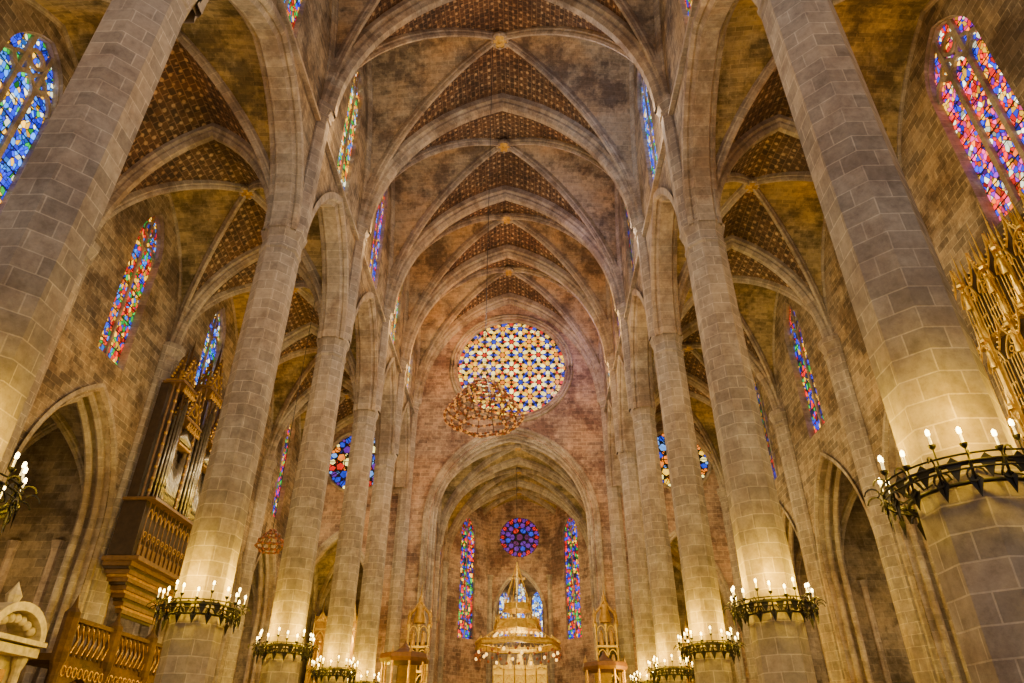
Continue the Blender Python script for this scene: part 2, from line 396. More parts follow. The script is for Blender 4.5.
    for i,(a,b) in enumerate(zip(BY[:-1],BY[1:])):
        xo=OW+1.2; D=6.5
        cv.face([(sg*(xo+D),a,0),(sg*(xo+D),b,0),(sg*(xo+D),b,18),(sg*(xo+D),a,18)],'chapel_stone')
        for y in (a+.4,b-.4):
            cv.face([(sg*xo,y,0),(sg*(xo+D),y,0),(sg*(xo+D),y,18.5),(sg*xo,y,18.5)],'chapel_stone')
            for q in range(3): cv.lathe((sg*(xo+1.2+2.2*q),y,0),[(.22,0),(.22,10.4),(.34,10.9)],8,'rib_stone')
        z=vault(cv,sg*(xo+D/2),D/2,a+.4,b-.4,11,6.6,1.4,.3,'chapel_stone','chapel_stone',6)
        ribs(cv,z,sg*(xo+D/2),D/2,a+.4,b-.4,.3,.35,.4,.4,boss=False)
        c=(a+b)/2
        for yy in (a+.7,a+1.2,b-.7,b-1.2,c-1.6,c+1.6):
            cv.lathe((sg*(xo+D-.25),yy,0),[(.2,0),(.2,10.6),(.32,11)],8,'rib_stone')
        light('chapel_fill',(sg*(xo+2.0),c,8.0),420,(1,.72,.36),.4)  # unseen fill light added to brighten the chapel interior
    cv.make('chapel_shell_'+side)
    pals={-1:['glass_multi','glass_multi','glass_blue','glass_multi','glass_blue','glass_multi','glass_mid'],
          1:['glass_red','glass_red','glass_red','glass_mid','glass_mid','glass_dim','glass_dim']}[sg]
    for i,(c,ww,b0,b1,b2,_) in enumerate(winfo):
        window(mpo,c,ww,b0,b1,b2,pals[i],.45,3 if ww>1.5 else 2,'window_%d'%(i+1+(20 if sg>0 else 0)),.15 if ww>1.5 else .1)
    for i,(a,b) in enumerate(zip(BY[:-1],BY[1:])):
        if i<1: continue
        pal=['','glass_multi','glass_multi','glass_yellow','glass_bluehigh','glass_yellow','glass_yellow'][i] if sg<0 else ['','glass_multi','glass_multi','glass_blue','glass_dim','glass_dim','glass_yellow'][i]
        window(mpc,(a+b)/2,1.3,30.4,38.2,40.8,pal,.25,2,'window_%d'%(40+i+(20 if sg>0 else 0)))
f=MB(); f.face([(-28,-12,0),(28,-12,0),(28,95,0),(-28,95,0)],'floor_stone'); f.make('floor')
# ---------------------------------------------------------------- columns
def column(r):
    c=MB()
    c.lathe((0,0,0),[(r*1.45,0),(r*1.45,.5),(r*1.3,.6),(r*1.3,1.1),(r*1.1,1.35),(r*1.0,1.5),(r,21.3),(r*1.06,21.36),(r*1.06,21.52),(r,21.6),(r,22.0),(r*1.12,22.3),(r*1.2,22.6)],8,'column_stone',pi/8)
    return c
cols=[]
for sg in(-1,1):
    for i,y in enumerate(BY[1:7]):
        r=(1.0,.97,.88,.82,.78,.78)[i]
        if i==1: y+=-.45 if sg<0 else 0
        cols.append((sg,y,r)); column(r).make('stone_column',(sg*CXN,y,0))
# ---------------------------------------------------------------- column chandeliers
def colchand(rc,R):
    m=MB()
    circ=lambda r,z,n=40:[(r*math.cos(2*pi*q/n),r*math.sin(2*pi*q/n),z) for q in range(n)]
    for r,z,th in((R,0,.03),(R,.14,.02),(R*1.0,-.12,.02),(rc+.12,-.25,.04),(rc+.12,.1,.04)): m.tube(circ(r,z),th,5,'iron',True)
    n=18
    for k in range(n):
        a=2*pi*k/n; d=V((math.cos(a),math.sin(a),0)); t=V((-d.y,d.x,0))
        m.tube([d*rc+V((0,0,-.1)),d*(rc+R)*.5+V((0,0,-.22)),d*R+V((0,0,0))],.022,4,'iron')
        pts=[]
        for q in range(12):
            ph=q*.55; rr=.18*(1-q/14); pts.append(d*(R+.02)+t*(rr*math.cos(ph))+V((0,0,-.28+rr*math.sin(ph)*1.1)))
        m.tube(pts,.022,4,'iron')
        pts=[]
        for q in range(9):
            ph=q*.5; rr=.18*(1-q/12); pts.append(d*(R+.16+rr*math.cos(ph))+V((0,0,.0+rr*math.sin(ph))))
        m.tube(pts,.02,4,'iron')
        m.cyl(d*R+V((0,0,0)),d*(R+.03)+V((0,0,-.62)),.035,.0,5,'iron')
        m.face([d*R+t*.11+V((0,0,-.33)),d*R+V((0,0,-.64)),d*R-t*.11+V((0,0,-.33)),d*R+V((0,0,-.2))],'iron')
        b=a+pi/n; e=V((math.cos(b),math.sin(b),0)); te=V((-e.y,e.x,0))
        m.face([e*R+te*.13+V((0,0,-.02)),e*R+V((0,0,-.34)),e*R-te*.13+V((0,0,-.02)),e*R+V((0,0,.12))],'iron')
        up=(.16,.42,.26)[k%3]; rr=(R,R-.14,R+.06)[k%3]
        p=d*rr
        m.cyl(p+V((0,0,-.05)),p+V((0,0,up-.02)),.016,.016,5,'iron')
        m.lathe(p+V((0,0,up)),[(.02,-.05),(.06,-.0),(.07,.04)],8,'iron')
        m.cyl(p+V((0,0,up)),p+V((0,0,up+.22)),.022,.02,6,'candle_wax')
        m.sphere(p+V((0,0,up+.28)),.042,'flame',6,1.9)
    return m
for sg,y,r in cols:
    if y<5: continue
    R=r+.5 if r>.9 else r+.45
    o=colchand(r,R).make('iron_candle_ring',(sg*CXN,y,6.0))
    o.rotation_euler=(0,0,random.random())
    for k in range(4):
        a=2*pi*(k+.5)/4
        light('candle_glow',((R+.25)*math.cos(a),(R+.25)*math.sin(a),.8),(330 if y<20 else 480),(1,.60,0.0),.2,o)
# ---------------------------------------------------------------- end wall
YE=BY[-1]; RX=.2
we=MB()
mpe=lambda s,z,t:(s,YE+t,z)
zte=lambda s:ZN+RN*P(min(1,abs(s)/9.35),KN)+.2
ZR,RR=35.2,5.5
rh=circhole(RX,RR,ZR); ah=archhole(RX,7.15,0,19.6,27.9,True)
build_wall(we,mpe,-9.8,9.8,lambda s:0,zte,[rh,ah],1.2,'end_stone',extra=[-9.35*math.cos(pi*k/40) for k in range(41)])
for rr,t,w_ in((RR+.55,-.02,.16),(RR+.28,-.02,.13),(RR+.02,.15,.16),(RR-.06,.35,.10)):
    we.tube([(RX+rr*math.cos(2*pi*q/64),YE+t,ZR+rr*math.sin(2*pi*q/64)) for q in range(64)],w_,6,'rib_stone',True)
for da,t in((.5,-.05),(.2,.1),(-.08,.4),(-.3,.8)):
    we.sweep(archpts(mpe,RX,7.15+da,19.6,27.9+da*1.15,t,19.6),(0,1,0),[(-.15,.14),(-.15,-.06),(0,-.16),(.15,-.06),(.15,.14)],'rib_stone')
we.make('wall_end')
ARX={-1:-14.0,1:15.5}
for sg in(-1,1):
    w=MB(); c=sg*AXC
    zta=lambda s,c=c:ZA+RA*P(min(1,abs(s-c)/AHW),1.5)+.15
    a,b=sorted((sg*9.8,sg*19.5))
    build_wall(w,mpe,a,b,lambda s:0,zta,[circhole(ARX[sg],2.85,25.3),archhole(c,3.3,0,12,18.5,True)],1.0,'end_stone',extra=[c-AHW*math.cos(pi*k/24) for k in range(25)])
    w.tube([(ARX[sg]+3.0*math.cos(2*pi*q/40),YE-.02,25.3+3.0*math.sin(2*pi*q/40)) for q in range(40)],.14,6,'rib_stone',True)
    for da in(.3,0): w.sweep(archpts(mpe,c,3.3+da,12,18.5+da,.1-da*.4,12),(0,1,0),[(-.13,.12),(-.13,-.06),(0,-.15),(.13,-.06),(.13,.12)],'rib_stone')
    y0,y1=YE+1,YE+9
    w.face([(c-4,y1,0),(c+4,y1,0),(c+4,y1,20),(c-4,y1,20)],'chapel_stone')
    for x in(c-4,c+4): w.face([(x,y0,0),(x,y1,0),(x,y1,20),(x,y0,20)],'chapel_stone')
    z=vault(w,c,4,y0,y1,12,7,1.4,.3,'aisle_vault','aisle_vault',6); ribs(w,z,c,4,y0,y1,.3,.35,.4,.4,boss=False)
    w.make('wall_end_aisle_'+('left' if sg<0 else 'right'))
    light('side_chapel_fill',(c,y0+3,11),1100 if sg<0 else 600,(1,.64,.12),.4)  # added light without a fixture, brightens the altarpiece behind
# ---------------------------------------------------------------- big rose window
def disc(m,cx,cz,y,r,mat,n=12,rot=0):
    m.face([(cx+r*math.cos(rot+2*pi*q/n),y,cz+r*math.sin(rot+2*pi*q/n)) for q in range(n)],mat)
def poly(m,cx,cz,y,pr,mat):
    m.face([(cx+r*math.cos(a),y,cz+r*math.sin(a)) for r,a in pr],mat)
ro=MB(); yg=YE+.5
disc(ro,RX,ZR,yg,RR+.1,'lead',64)
a=1.82
for i in range(-5,6):
    for j in range(-5,6):
        px,pz=a*(i+j*.5),a*j*math.sqrt(3)/2
        if math.hypot(px,pz)>RR+.6: continue
        ins=lambda x,z,mar:math.hypot(px+x,pz+z)<RR-mar
        cx,cz=RX+px,ZR+pz; core=(i-j)%3
        if ins(0,0,.25): disc(ro,cx,cz,yg-.02,.23,('g_red','g_orange','g_blue')[core],10)
        for k in range(6):
            t=k*pi/3+pi/6
            mx,mz=.5*math.cos(t),.5*math.sin(t)
            if ins(mx,mz,.25): poly(ro,cx,cz,yg-.02,[(.27,t),(.44,t-.44),(.70,t-.30),(.92,t-.1),(.92,t+.1),(.70,t+.30),(.44,t+.44)],'g_yellow' if core==1 or (core==2 and k%2) else 'g_white')
            t2=k*pi/3
            mx,mz=.62*math.cos(t2),.62*math.sin(t2)
            if ins(mx,mz,.2): poly(ro,cx,cz,yg-.02,[(.36,t2),(.60,t2-.24),(.90,t2-.10),(.90,t2+.10),(.60,t2+.24)],('g_blue','g_red','g_orange')[1 if (core==0 and k%2) else (0 if (i+k)%4 else 2)])
        for k in range(2):
            t=pi/6+k*pi/3; dx,dz=a/math.sqrt(3)*math.cos(t),a/math.sqrt(3)*math.sin(t)
            if ins(dx,dz,.25): disc(ro,cx+dx,cz+dz,yg-.03,.18,('g_red','g_yellow','g_orange')[(i+j+k)%3],8)
for k in range(40):
    t=2*pi*k/40; disc(ro,RX+(RR-.25)*math.cos(t),ZR+(RR-.25)*math.sin(t),yg-.035,.22,('g_orange','g_yellow','g_red','g_blue')[k%4],8)
for d in range(3):
    th=d*pi/3; n_=(-math.sin(th),math.cos(th)); h=a*math.sqrt(3)/2
    for k in range(-6,7):
        o=k*h+h/2
        if abs(o)>RR-.3: continue
        L=math.sqrt(RR*RR-o*o)
        ro.tube([(RX+n_[0]*o-L*math.cos(th),yg-.1,ZR+n_[1]*o-L*math.sin(th)),(RX+n_[0]*o+L*math.cos(th),yg-.1,ZR+n_[1]*o+L*math.sin(th))],.03,4,'rope')
ro.tube([(RX+(RR-.5)*math.cos(2*pi*q/64),yg-.1,ZR+(RR-.5)*math.sin(2*pi*q/64)) for q in range(64)],.05,4,'rib_stone',True)
ro.make('rose_window')
def smallrose(cx,cz,y,R,pal,name,n=12):
    m=MB(); disc(m,cx,cz,y,R+.05,'lead',40)
    disc(m,cx,cz,y-.02,R*.16,pal[0],12)
    for ring,(r0,r1,nn) in enumerate(((.2,.48,n//2),(.42,.72,n),(.7,.93,n*2))):
        for k in range(nn):
            t=2*pi*(k+.5*(ring%2))/nn; w=pi/nn*.82; rm=(r0+r1)/2
            poly(m,cx,cz,y-.02-.005*ring,[(R*(r0+.03),t),(R*rm*1.02,t-w),(R*r1,t-w*.5),(R*(r1+.03),t),(R*r1,t+w*.5),(R*rm*1.02,t+w)],pal[(k*(ring+1)+ring)%len(pal)])
            disc(m,cx+R*r1*math.cos(t+pi/nn),cz+R*r1*math.sin(t+pi/nn),y-.03,R*.05,pal[(k+1)%len(pal)],8)
    for k in range(n):
        t=2*pi*k/n; m.tube([(cx+R*.17*math.cos(t),y-.08,cz+R*.17*math.sin(t)),(cx+R*math.cos(t),y-.08,cz+R*math.sin(t))],R*.018,4,'rope')
    for rr in(.18,.45,.72,1.0): m.tube([(cx+R*rr*math.cos(2*pi*q/40),y-.08,cz+R*rr*math.sin(2*pi*q/40)) for q in range(40)],R*.022,4,'rope' if rr<1 else 'rib_stone',True)
    m.make(name)
smallrose(ARX[-1],25.3,YE+.3,2.85,['g_sky','g_blue','g_violet','g_white','g_orange','g_blue','g_red'],'rose_window.001')
smallrose(ARX[1],25.3,YE+.3,2.85,['g_yellow','g_blue','g_white','g_orange','g_sky'],'rose_window.002')
# ---------------------------------------------------------------- chancel
CX=.75; Yc=YE+1.2; YF=80; HW=8.
ch=MB()
cb=[Yc,Yc+6.6,Yc+13.2,YF+.8]
for a_,b_ in zip(cb[:-1],cb[1:]):
    z=vault(ch,CX,HW,a_,b_,19.6,8.9,1.3,.2,'aisle_vault','aisle_vault',8); ribs(ch,z,CX,HW,a_,b_,.35,.4,.8,.6)
ch.make('ceiling_chancel')
cw=MB()
for sg in(-1,1):
    mpw=lambda s,z,t,sg=sg:(CX+sg*(HW+t),s,z)
    build_wall(cw,mpw,Yc,YF,lambda s:0,lambda s:28.6,[],.8,'end_stone')
    for k,(a_,b_) in enumerate(zip(cb[:2],cb[1:3])): window(lambda s,z,t,sg=sg:(CX+sg*(HW-.02+t),s,z),(a_+b_)/2,1.1,13,21.2,23.2,'glass_dim',0,2,'window_%d'%(84+k+2*sg))
    for y in cb[:3]:
        cw.lathe((CX+sg*(HW-.05),y,0),[(.35,0),(.35,19),(.5,19.6)],8,'column_stone')
    p0=V((CX+sg*HW,74.6,0)); p1=V((CX+sg*3.4,YF,0)); L=(p1-p0).length; d=(p1-p0)/L; nn=V((d.y,-d.x,0)) 
    if nn.y<0: nn=-nn
    mpa=lambda s,z,t,p0=p0,d=d,nn=nn:(p0+d*s+nn*t+V((0,0,z)))[:]
    build_wall(cw,mpa,0,L,lambda s:0,lambda s:28.8,[archhole(L/2,1.15,12.6,23.6,25.6)],.7,'end_stone')
    window(mpa,L/2,1.15,12.6,23.6,25.6,'glass_mid',.3,2,'window_%d'%(90+sg))
    cw.lathe((p0.x-sg*.1,p0.y,0),[(.3,0),(.3,19),(.45,19.6)],8,'column_stone')
    cw.lathe((p1.x,p1.y-.1,0),[(.3,0),(.3,19),(.45,19.6)],8,'column_stone')
mpf=lambda s,z,t:(s,YF+t,z)
build_wall(cw,mpf,CX-3.6,CX+3.6,lambda s:0,lambda s:29,[circhole(CX,2.35,24.0),archhole(CX,2.7,0,15.2,20,True)],.8,'end_stone')
cw.sweep(archpts(mpf,CX,2.9,15.2,20.3,0,15),(0,1,0),[(-.12,.1),(-.12,-.06),(0,-.14),(.12,-.06),(.12,.1)],'rib_stone')
smallrose(CX,24.0,YF+.25,2.35,['g_dusk','g_blue','g_red','g_violet','g_dusk','g_violet'],'rose_window.003')
for x in(CX-3.5,CX+3.5): cw.face([(x,YF+.8,0),(x,92,0),(x,92,23),(x,YF+.8,23)],'vault_pale')
mpt=lambda s,z,t:(s,92+t,z)
hs=[archhole(CX+d,.62,14.2,19.2 if d else 20.2,20.3 if d else 21.4) for d in(-2.1,0,2.1)]
build_wall(cw,mpt,CX-3.6,CX+3.6,lambda s:0,lambda s:23,hs,.5,'vault_pale')
z=vault(cw,CX,3.6,YF+.8,92,18,4.6,1.3,.1,'vault_pale','vault_pale',6)
for i,d in enumerate((-2.1,0,2.1)): window(mpt,CX+d,.62,14.2,19.2 if d else 20.2,20.3 if d else 21.4,'glass_bright',.25,2,'window_%d'%(93+i),.05)
cw.make('wall_chancel')
light('trinity_fill',(CX,86,15),800,(1,.80,.5),.5)  # unseen point light put in to light the far chapel
for y in(64,71): light('chancel_fill',(CX,y,17),1000,(1,.66,.22),.8)  # added warm fill along the chancel, no fixtures
light('chancel_fill',(CX,77,17),500,(1,.66,.22),.8)  # same added fill, weaker towards the apse
light('altar_fill',(CX,70,12),450,(1,.70,.15),.6)  # extra unseen light to brighten the high altarpiece
light('canopy_fill',(CX,60.8,8.4),330,(1,.74,.2),.4)  # fill added near the canopy, separate from its hanging lamps
light('canopy_fill',(CX,62.5,10.6),180,(1,.74,.2),.3)
# ---------------------------------------------------------------- gilded things
def pinnacle(m,c,w,z0,z1,mat):
    x,y=c; h=z1-z0
    m.box((x,y,z0+h*.3),(w,w,h*.6),mat)
    for k in range(4):
        a_=k*pi/2+pi/4; m.cyl((x+w*.6*math.cos(a_),y+w*.6*math.sin(a_),z0+h*.1),(x+w*.6*math.cos(a_),y+w*.6*math.sin(a_),z0+h*.62),w*.12,w*.12,5,mat)
        m.cyl((x+w*.6*math.cos(a_),y+w*.6*math.sin(a_),z0+h*.62),(x+w*.6*math.cos(a_),y+w*.6*math.sin(a_),z0+h*.75),w*.16,0,5,mat)
    m.lathe((x,y,z0),[(w*.75,h*.6),(w*.8,h*.63),(w*.5,h*.66),(w*.3,h*.82),(w*.38,h*.83),(w*.2,h*.86),(0,h)],8,mat)
    for q in range(5):
        zz=z0+h*(.68+.055*q); r=w*(.55-.08*q)
        for k in range(4): 
            a_=k*pi/2; m.sphere((x+r*math.cos(a_),y+r*math.sin(a_),zz),w*.09,mat,5)
def retable(name,W,H,mat='gold',glow=False,cols=5,loc=(0,0,0),rz=0):
    m=MB()
    m.box((0,.25,H*.06),(W*1.05,.9,H*.12),'marble' if glow else 'dark_wood')
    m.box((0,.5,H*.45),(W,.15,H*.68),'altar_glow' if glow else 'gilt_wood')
    cw_=W/cols
    for i in range(cols+1):
        x=-W/2+cw_*i; hh=H*(.82+.1*(1-abs(2*i/cols-1)))
        pinnacle(m,(x,.2),cw_*.16,H*.12,hh,mat)
    for i in range(cols):
        x=-W/2+cw_*(i+.5); top=H*(.74+.18*(1-abs(2*(i+.5)/cols-1)))
        for lv in range(3):
            zb_=H*(.14+.2*lv); zt_=zb_+H*.17
            m.tube([(x-cw_*.36*math.cos(pi*q/10),.15,zt_-H*.06+arch(cw_*.36*math.cos(pi*q/10),cw_*.36,H*.06)) for q in range(11)],cw_*.05,4,mat)
            m.box((x,.3,zt_+H*.01),(cw_*.8,.25,H*.012),mat)
            m.lathe((x,.3,zb_),[(cw_*.16,0),(cw_*.17,H*.02),(cw_*.1,H*.06),(cw_*.14,H*.085),(cw_*.05,H*.105),(0,H*.106)],8,mat,smooth=True)
            m.sphere((x,.3,zb_+H*.117),H*.013,mat,8)
        zb_=H*.76
        m.face([(x-cw_*.42,.2,zb_),(x+cw_*.42,.2,zb_),(x,.2,top+H*.04)],mat)
        m.cyl((x,.2,top),(x,.2,top+H*.12),cw_*.07,0,5,mat)
        for q in range(4):
            for s_ in(-1,1): m.sphere((x+s_*cw_*.42*(1-q/4),.15,zb_+(top-zb_)*q/4),cw_*.06,mat,5)
    o=m.make(name,loc); o.rotation_euler=(0,0,rz); return o
retable('gilded_altarpiece',6.6,16.5,loc=(-AXC,YE+7,0))
retable('gilded_altarpiece',6,14,loc=(AXC,YE+7,0))
for sg in(-1,1):
    for i,(a_,b_) in enumerate(zip(BY[2:-1],BY[3:])):
        retable('chapel_altarpiece',4.4,8.5,'gilt_wood',cols=3,loc=(sg*26.0,(a_+b_)/2,0),rz=-sg*pi/2)
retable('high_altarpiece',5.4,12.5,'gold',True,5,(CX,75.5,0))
for i,x in enumerate((-7.1,7.7)):
    m=MB(); m.box((0,0,.8),(1.8,1.2,1.6),'marble')
    m.box((0,.2,5.6),(1.5,.5,8.0),'dark_wood')
    for q in range(5):
        zz=2.2+q*1.75
        m.box((0,-.1,zz),(1.9-.08*q,1.0,.16),'gold')
        for dx in(-.8,0,.8):
            m.lathe((dx,-.3,zz+.08),[(.12,0),(.08,.1),(.08,1.3),(.13,1.5),(.13,1.6)],8,'gold')
        for dx in(-.4,.4):
            m.tube([(dx-.3*math.cos(pi*k/8),-.35,zz+1.15+arch(.3*math.cos(pi*k/8),.3,.4)) for k in range(9)],.05,4,'gold')
            m.lathe((dx,-.25,zz+.1),[(.16,0),(.2,.1),(.12,.6),(.18,.85),(.06,1.0),(0,1.02)],8,'gilt_wood',smooth=True); m.sphere((dx,-.25,zz+1.12),.1,'gilt_wood')
    zt_=11.0
    for s_ in(-1,1): m.tube([(s_*.9,-.1,zt_),(s_*.75,-.1,zt_+.7),(s_*.3,-.1,zt_+1.2),(0,-.1,zt_+1.7)],.12,5,'gilt_wood')
    m.lathe((0,0,zt_),[(.45,0),(.5,.3),(.3,.9),(.38,1.2),(.14,1.5),(.2,1.8),(.06,2.2),(0,3.0)],8,'gilt_wood',smooth=True)
    for dx in(-.85,.85): m.lathe((dx,0,zt_-.3),[(.16,0),(.2,.2),(.1,.5),(.15,.8),(0,1.5)],8,'gilt_wood')
    m.make('gilded_side_altar',(x,YE-1.2,0))
cp=MB(); n=7; Rr=3.7
ring=lambda r,z:[(r*math.cos(2*pi*q/n+.2),r*math.sin(2*pi*q/n+.2),z) for q in range(n)]
for r,z,t in((Rr,0,.10),(Rr*.98,.35,.07),(Rr*.56,1.3,.07),(Rr*.52,2.0,.07),(Rr*.34,2.9,.06),(Rr*.31,3.4,.06)): cp.tube(ring(r,z),t,5,'gold',True)
A_,B_,C_=ring(Rr,0),ring(Rr*.98,.35),ring(Rr*.56,1.3)
D_,E_,F_=ring(Rr*.52,2.0),ring(Rr*.34,2.9),ring(Rr*.31,3.4)
for k in range(n):
    j=(k+1)%n
    cp.face([A_[k],A_[j],B_[j],B_[k]],'gold'); cp.face([C_[k],C_[j],D_[j],D_[k]],'gold'); cp.face([E_[k],E_[j],F_[j],F_[k]],'gold')
    cp.tube([B_[k],C_[k],D_[k],E_[k],F_[k],(0,0,7)],.04,4,'gold')
    for T_ in (C_,D_,F_):
        cp.cyl(T_[k],V(T_[k])+V((0,0,.9)),.08,0,5,'gold'); cp.cyl(V(T_[k]).lerp(V(T_[j]),.5),V(T_[k]).lerp(V(T_[j]),.5)+V((0,0,.6)),.07,0,5,'gold')
    cp.tube([V(C_[k])+V((0,0,0)),V(C_[k]).lerp(V(C_[j]),.5)+V((0,0,.6)),C_[j]],.05,4,'gold')
    for q in range(6):
        p=V(A_[k]).lerp(V(A_[j]),q/6)
        cp.cyl(p,p-V((0,0,.4+.35*(q%2))),.012,.012,4,'iron'); cp.sphere(p-V((0,0,.5+.35*(q%2))),.12,'altar_lamp_glass' if q%3==1 else 'bead_red',8,1.2)
        cp.sphere(p+V((0,0,.45)),.09,'gold',6,2)
    for q in range(4):
        p=V(C_[k]).lerp(V(C_[j]),q/4); cp.cyl(p,p-V((0,0,.3)),.012,.012,4,'iron'); cp.sphere(p-V((0,0,.38)),.11,'altar_lamp_glass',6)
        p=V(D_[k]).lerp(V(D_[j]),q/4); cp.sphere(p+V((0,0,.15)),.1,'gold',6,1.6)
cp.tube([(0,0,7),(0,0,16)],.03,4,'rope')
cp.box((0,0,5.0),(.16,.12,2.6),'gilt_wood'); cp.box((0,0,5.6),(1.5,.12,.16),'gilt_wood')
cp.lathe((0,-.12,4.2),[(.06,0),(.1,.3),(.14,.7),(.12,1.0),(.2,1.3),(.06,1.42),(0,1.43)],8,'marble',smooth=True); cp.sphere((0,-.12,5.78),.12,'marble')
cp.make('altar_canopy',(CX-.1,62.5,9.8))
al=MB(); al.box((0,0,.5),(6,3,1),'marble'); al.box((0,0,1.5),(3.6,1.2,1.0),'marble'); al.box((0,0,2.05),(4,1.4,.12),'marble')
for x in(-1.6,1.6): al.lathe((x,0,2.1),[(.14,0),(.05,.1),(.05,.7),(.12,.8)],8,'gold'); al.cyl((x,0,2.9),(x,0,3.4),.04,.04,6,'candle_wax')
al.make('altar_table',(CX,64,0))
# ---------------------------------------------------------------- hanging chandelier
hc=MB()
prof=[(.5,1.55),(.8,1.27),(1.05,.97),(1.28,.67),(1.48,.37),(1.66,.07),(1.85,-.25),(1.5,-.55),(1.1,-.72)]
for i,(r,z) in enumerate(prof):
    n_=max(12,int(r*24)); 
    pts=[(r*math.cos(2*pi*q/n_),r*math.sin(2*pi*q/n_),z+.05*math.sin(6*pi*q/n_*2)) for q in range(n_)]
    hc.tube(pts,.035,4,'red_wood',True)
    for q,p in enumerate(pts): hc.sphere(p,.085,'bead_lamp' if q%2==0 else 'bead_red',6)
for k in range(14):
    a_=2*pi*k/14; hc.tube([(r*math.cos(a_),r*math.sin(a_),z) for r,z in prof],.025,4,'red_wood')
    hc.tube([(.5*math.cos(a_),.5*math.sin(a_),1.55),(0,0,2.5)],.01,4,'rope')
hc.sphere((0,0,2.5),.1,'gold'); hc.tube([(0,0,2.5),(0,0,27.6)],.022,4,'rope')
o=hc.make('hanging_chandelier',(-.5,29.3,15.7))
def hl(name,loc,top):
    m=MB()
    for i,(r,z) in enumerate(((.15,.6),(.4,.35),(.65,.05),(.75,-.25),(.5,-.5))):
        n_=int(10+r*20); pts=[(r*math.cos(2*pi*q/n_),r*math.sin(2*pi*q/n_),z) for q in range(n_)]
        m.tube(pts,.05,4,'red_wood',True)
        for p in pts[::2]: m.sphere(p,.08,'bead_red',6)
    for k in range(10):
        a_=2*pi*k/10; m.tube([(r*math.cos(a_),r*math.sin(a_),z) for r,z in((.15,.6),(.4,.35),(.65,.05),(.75,-.25),(.5,-.5))],.03,4,'red_wood')
    m.tube([(0,0,.6),(0,0,top-loc[2])],.02,4,'rope'); m.make(name,loc)
hl('hanging_lamp',(-12.6,37.5,11.9),29.5)
# ---------------------------------------------------------------- organ
og=MB(); W=7.6
def ob(u,x,z,su,sx,sz,mat): og.box((x,u,z),(sx,su,sz),mat)
ob(0,.5,1.7,W,1.2,2.8,'dark_wood'); ob(0,.75,3.15,W+.3,1.7,.14,'organ_wood'); ob(0,.7,.2,W+.4,1.8,.2,'organ_wood')
for i in range(16):
    u=-W/2+.25+i*(W-.5)/15
    og.cyl((1.2,u,.3),(1.2,u,3.1),.04,.04,6,'organ_wood')
    if i<15:
        h_=(W-.5)/30; uu=u+h_
        og.tube([(1.2,uu-h_*.9*math.cos(pi*q/8),2.3+arch(h_*.9*math.cos(pi*q/8),h_*.9,.45)) for q in range(9)],.035,4,'gilt_wood')
        og.tube([(1.18,uu+.13*math.cos(2*pi*q/8),1.5+.13*math.sin(2*pi*q/8)) for q in range(8)],.03,4,'gilt_wood',True)
        og.tube([(1.15,uu-h_,1.1),(1.15,uu,1.35),(1.15,uu+h_,1.1)],.03,4,'organ_wood')
        ob(uu,1.12,.7,h_*1.4,.06,.6,'organ_wood')
segs=[(-3.15,1.25,6.6,1),(-1.65,1.6,5.0,0),(0,1.6,7.8,1),(1.65,1.6,5.0,0),(3.15,1.25,6.6,1)]
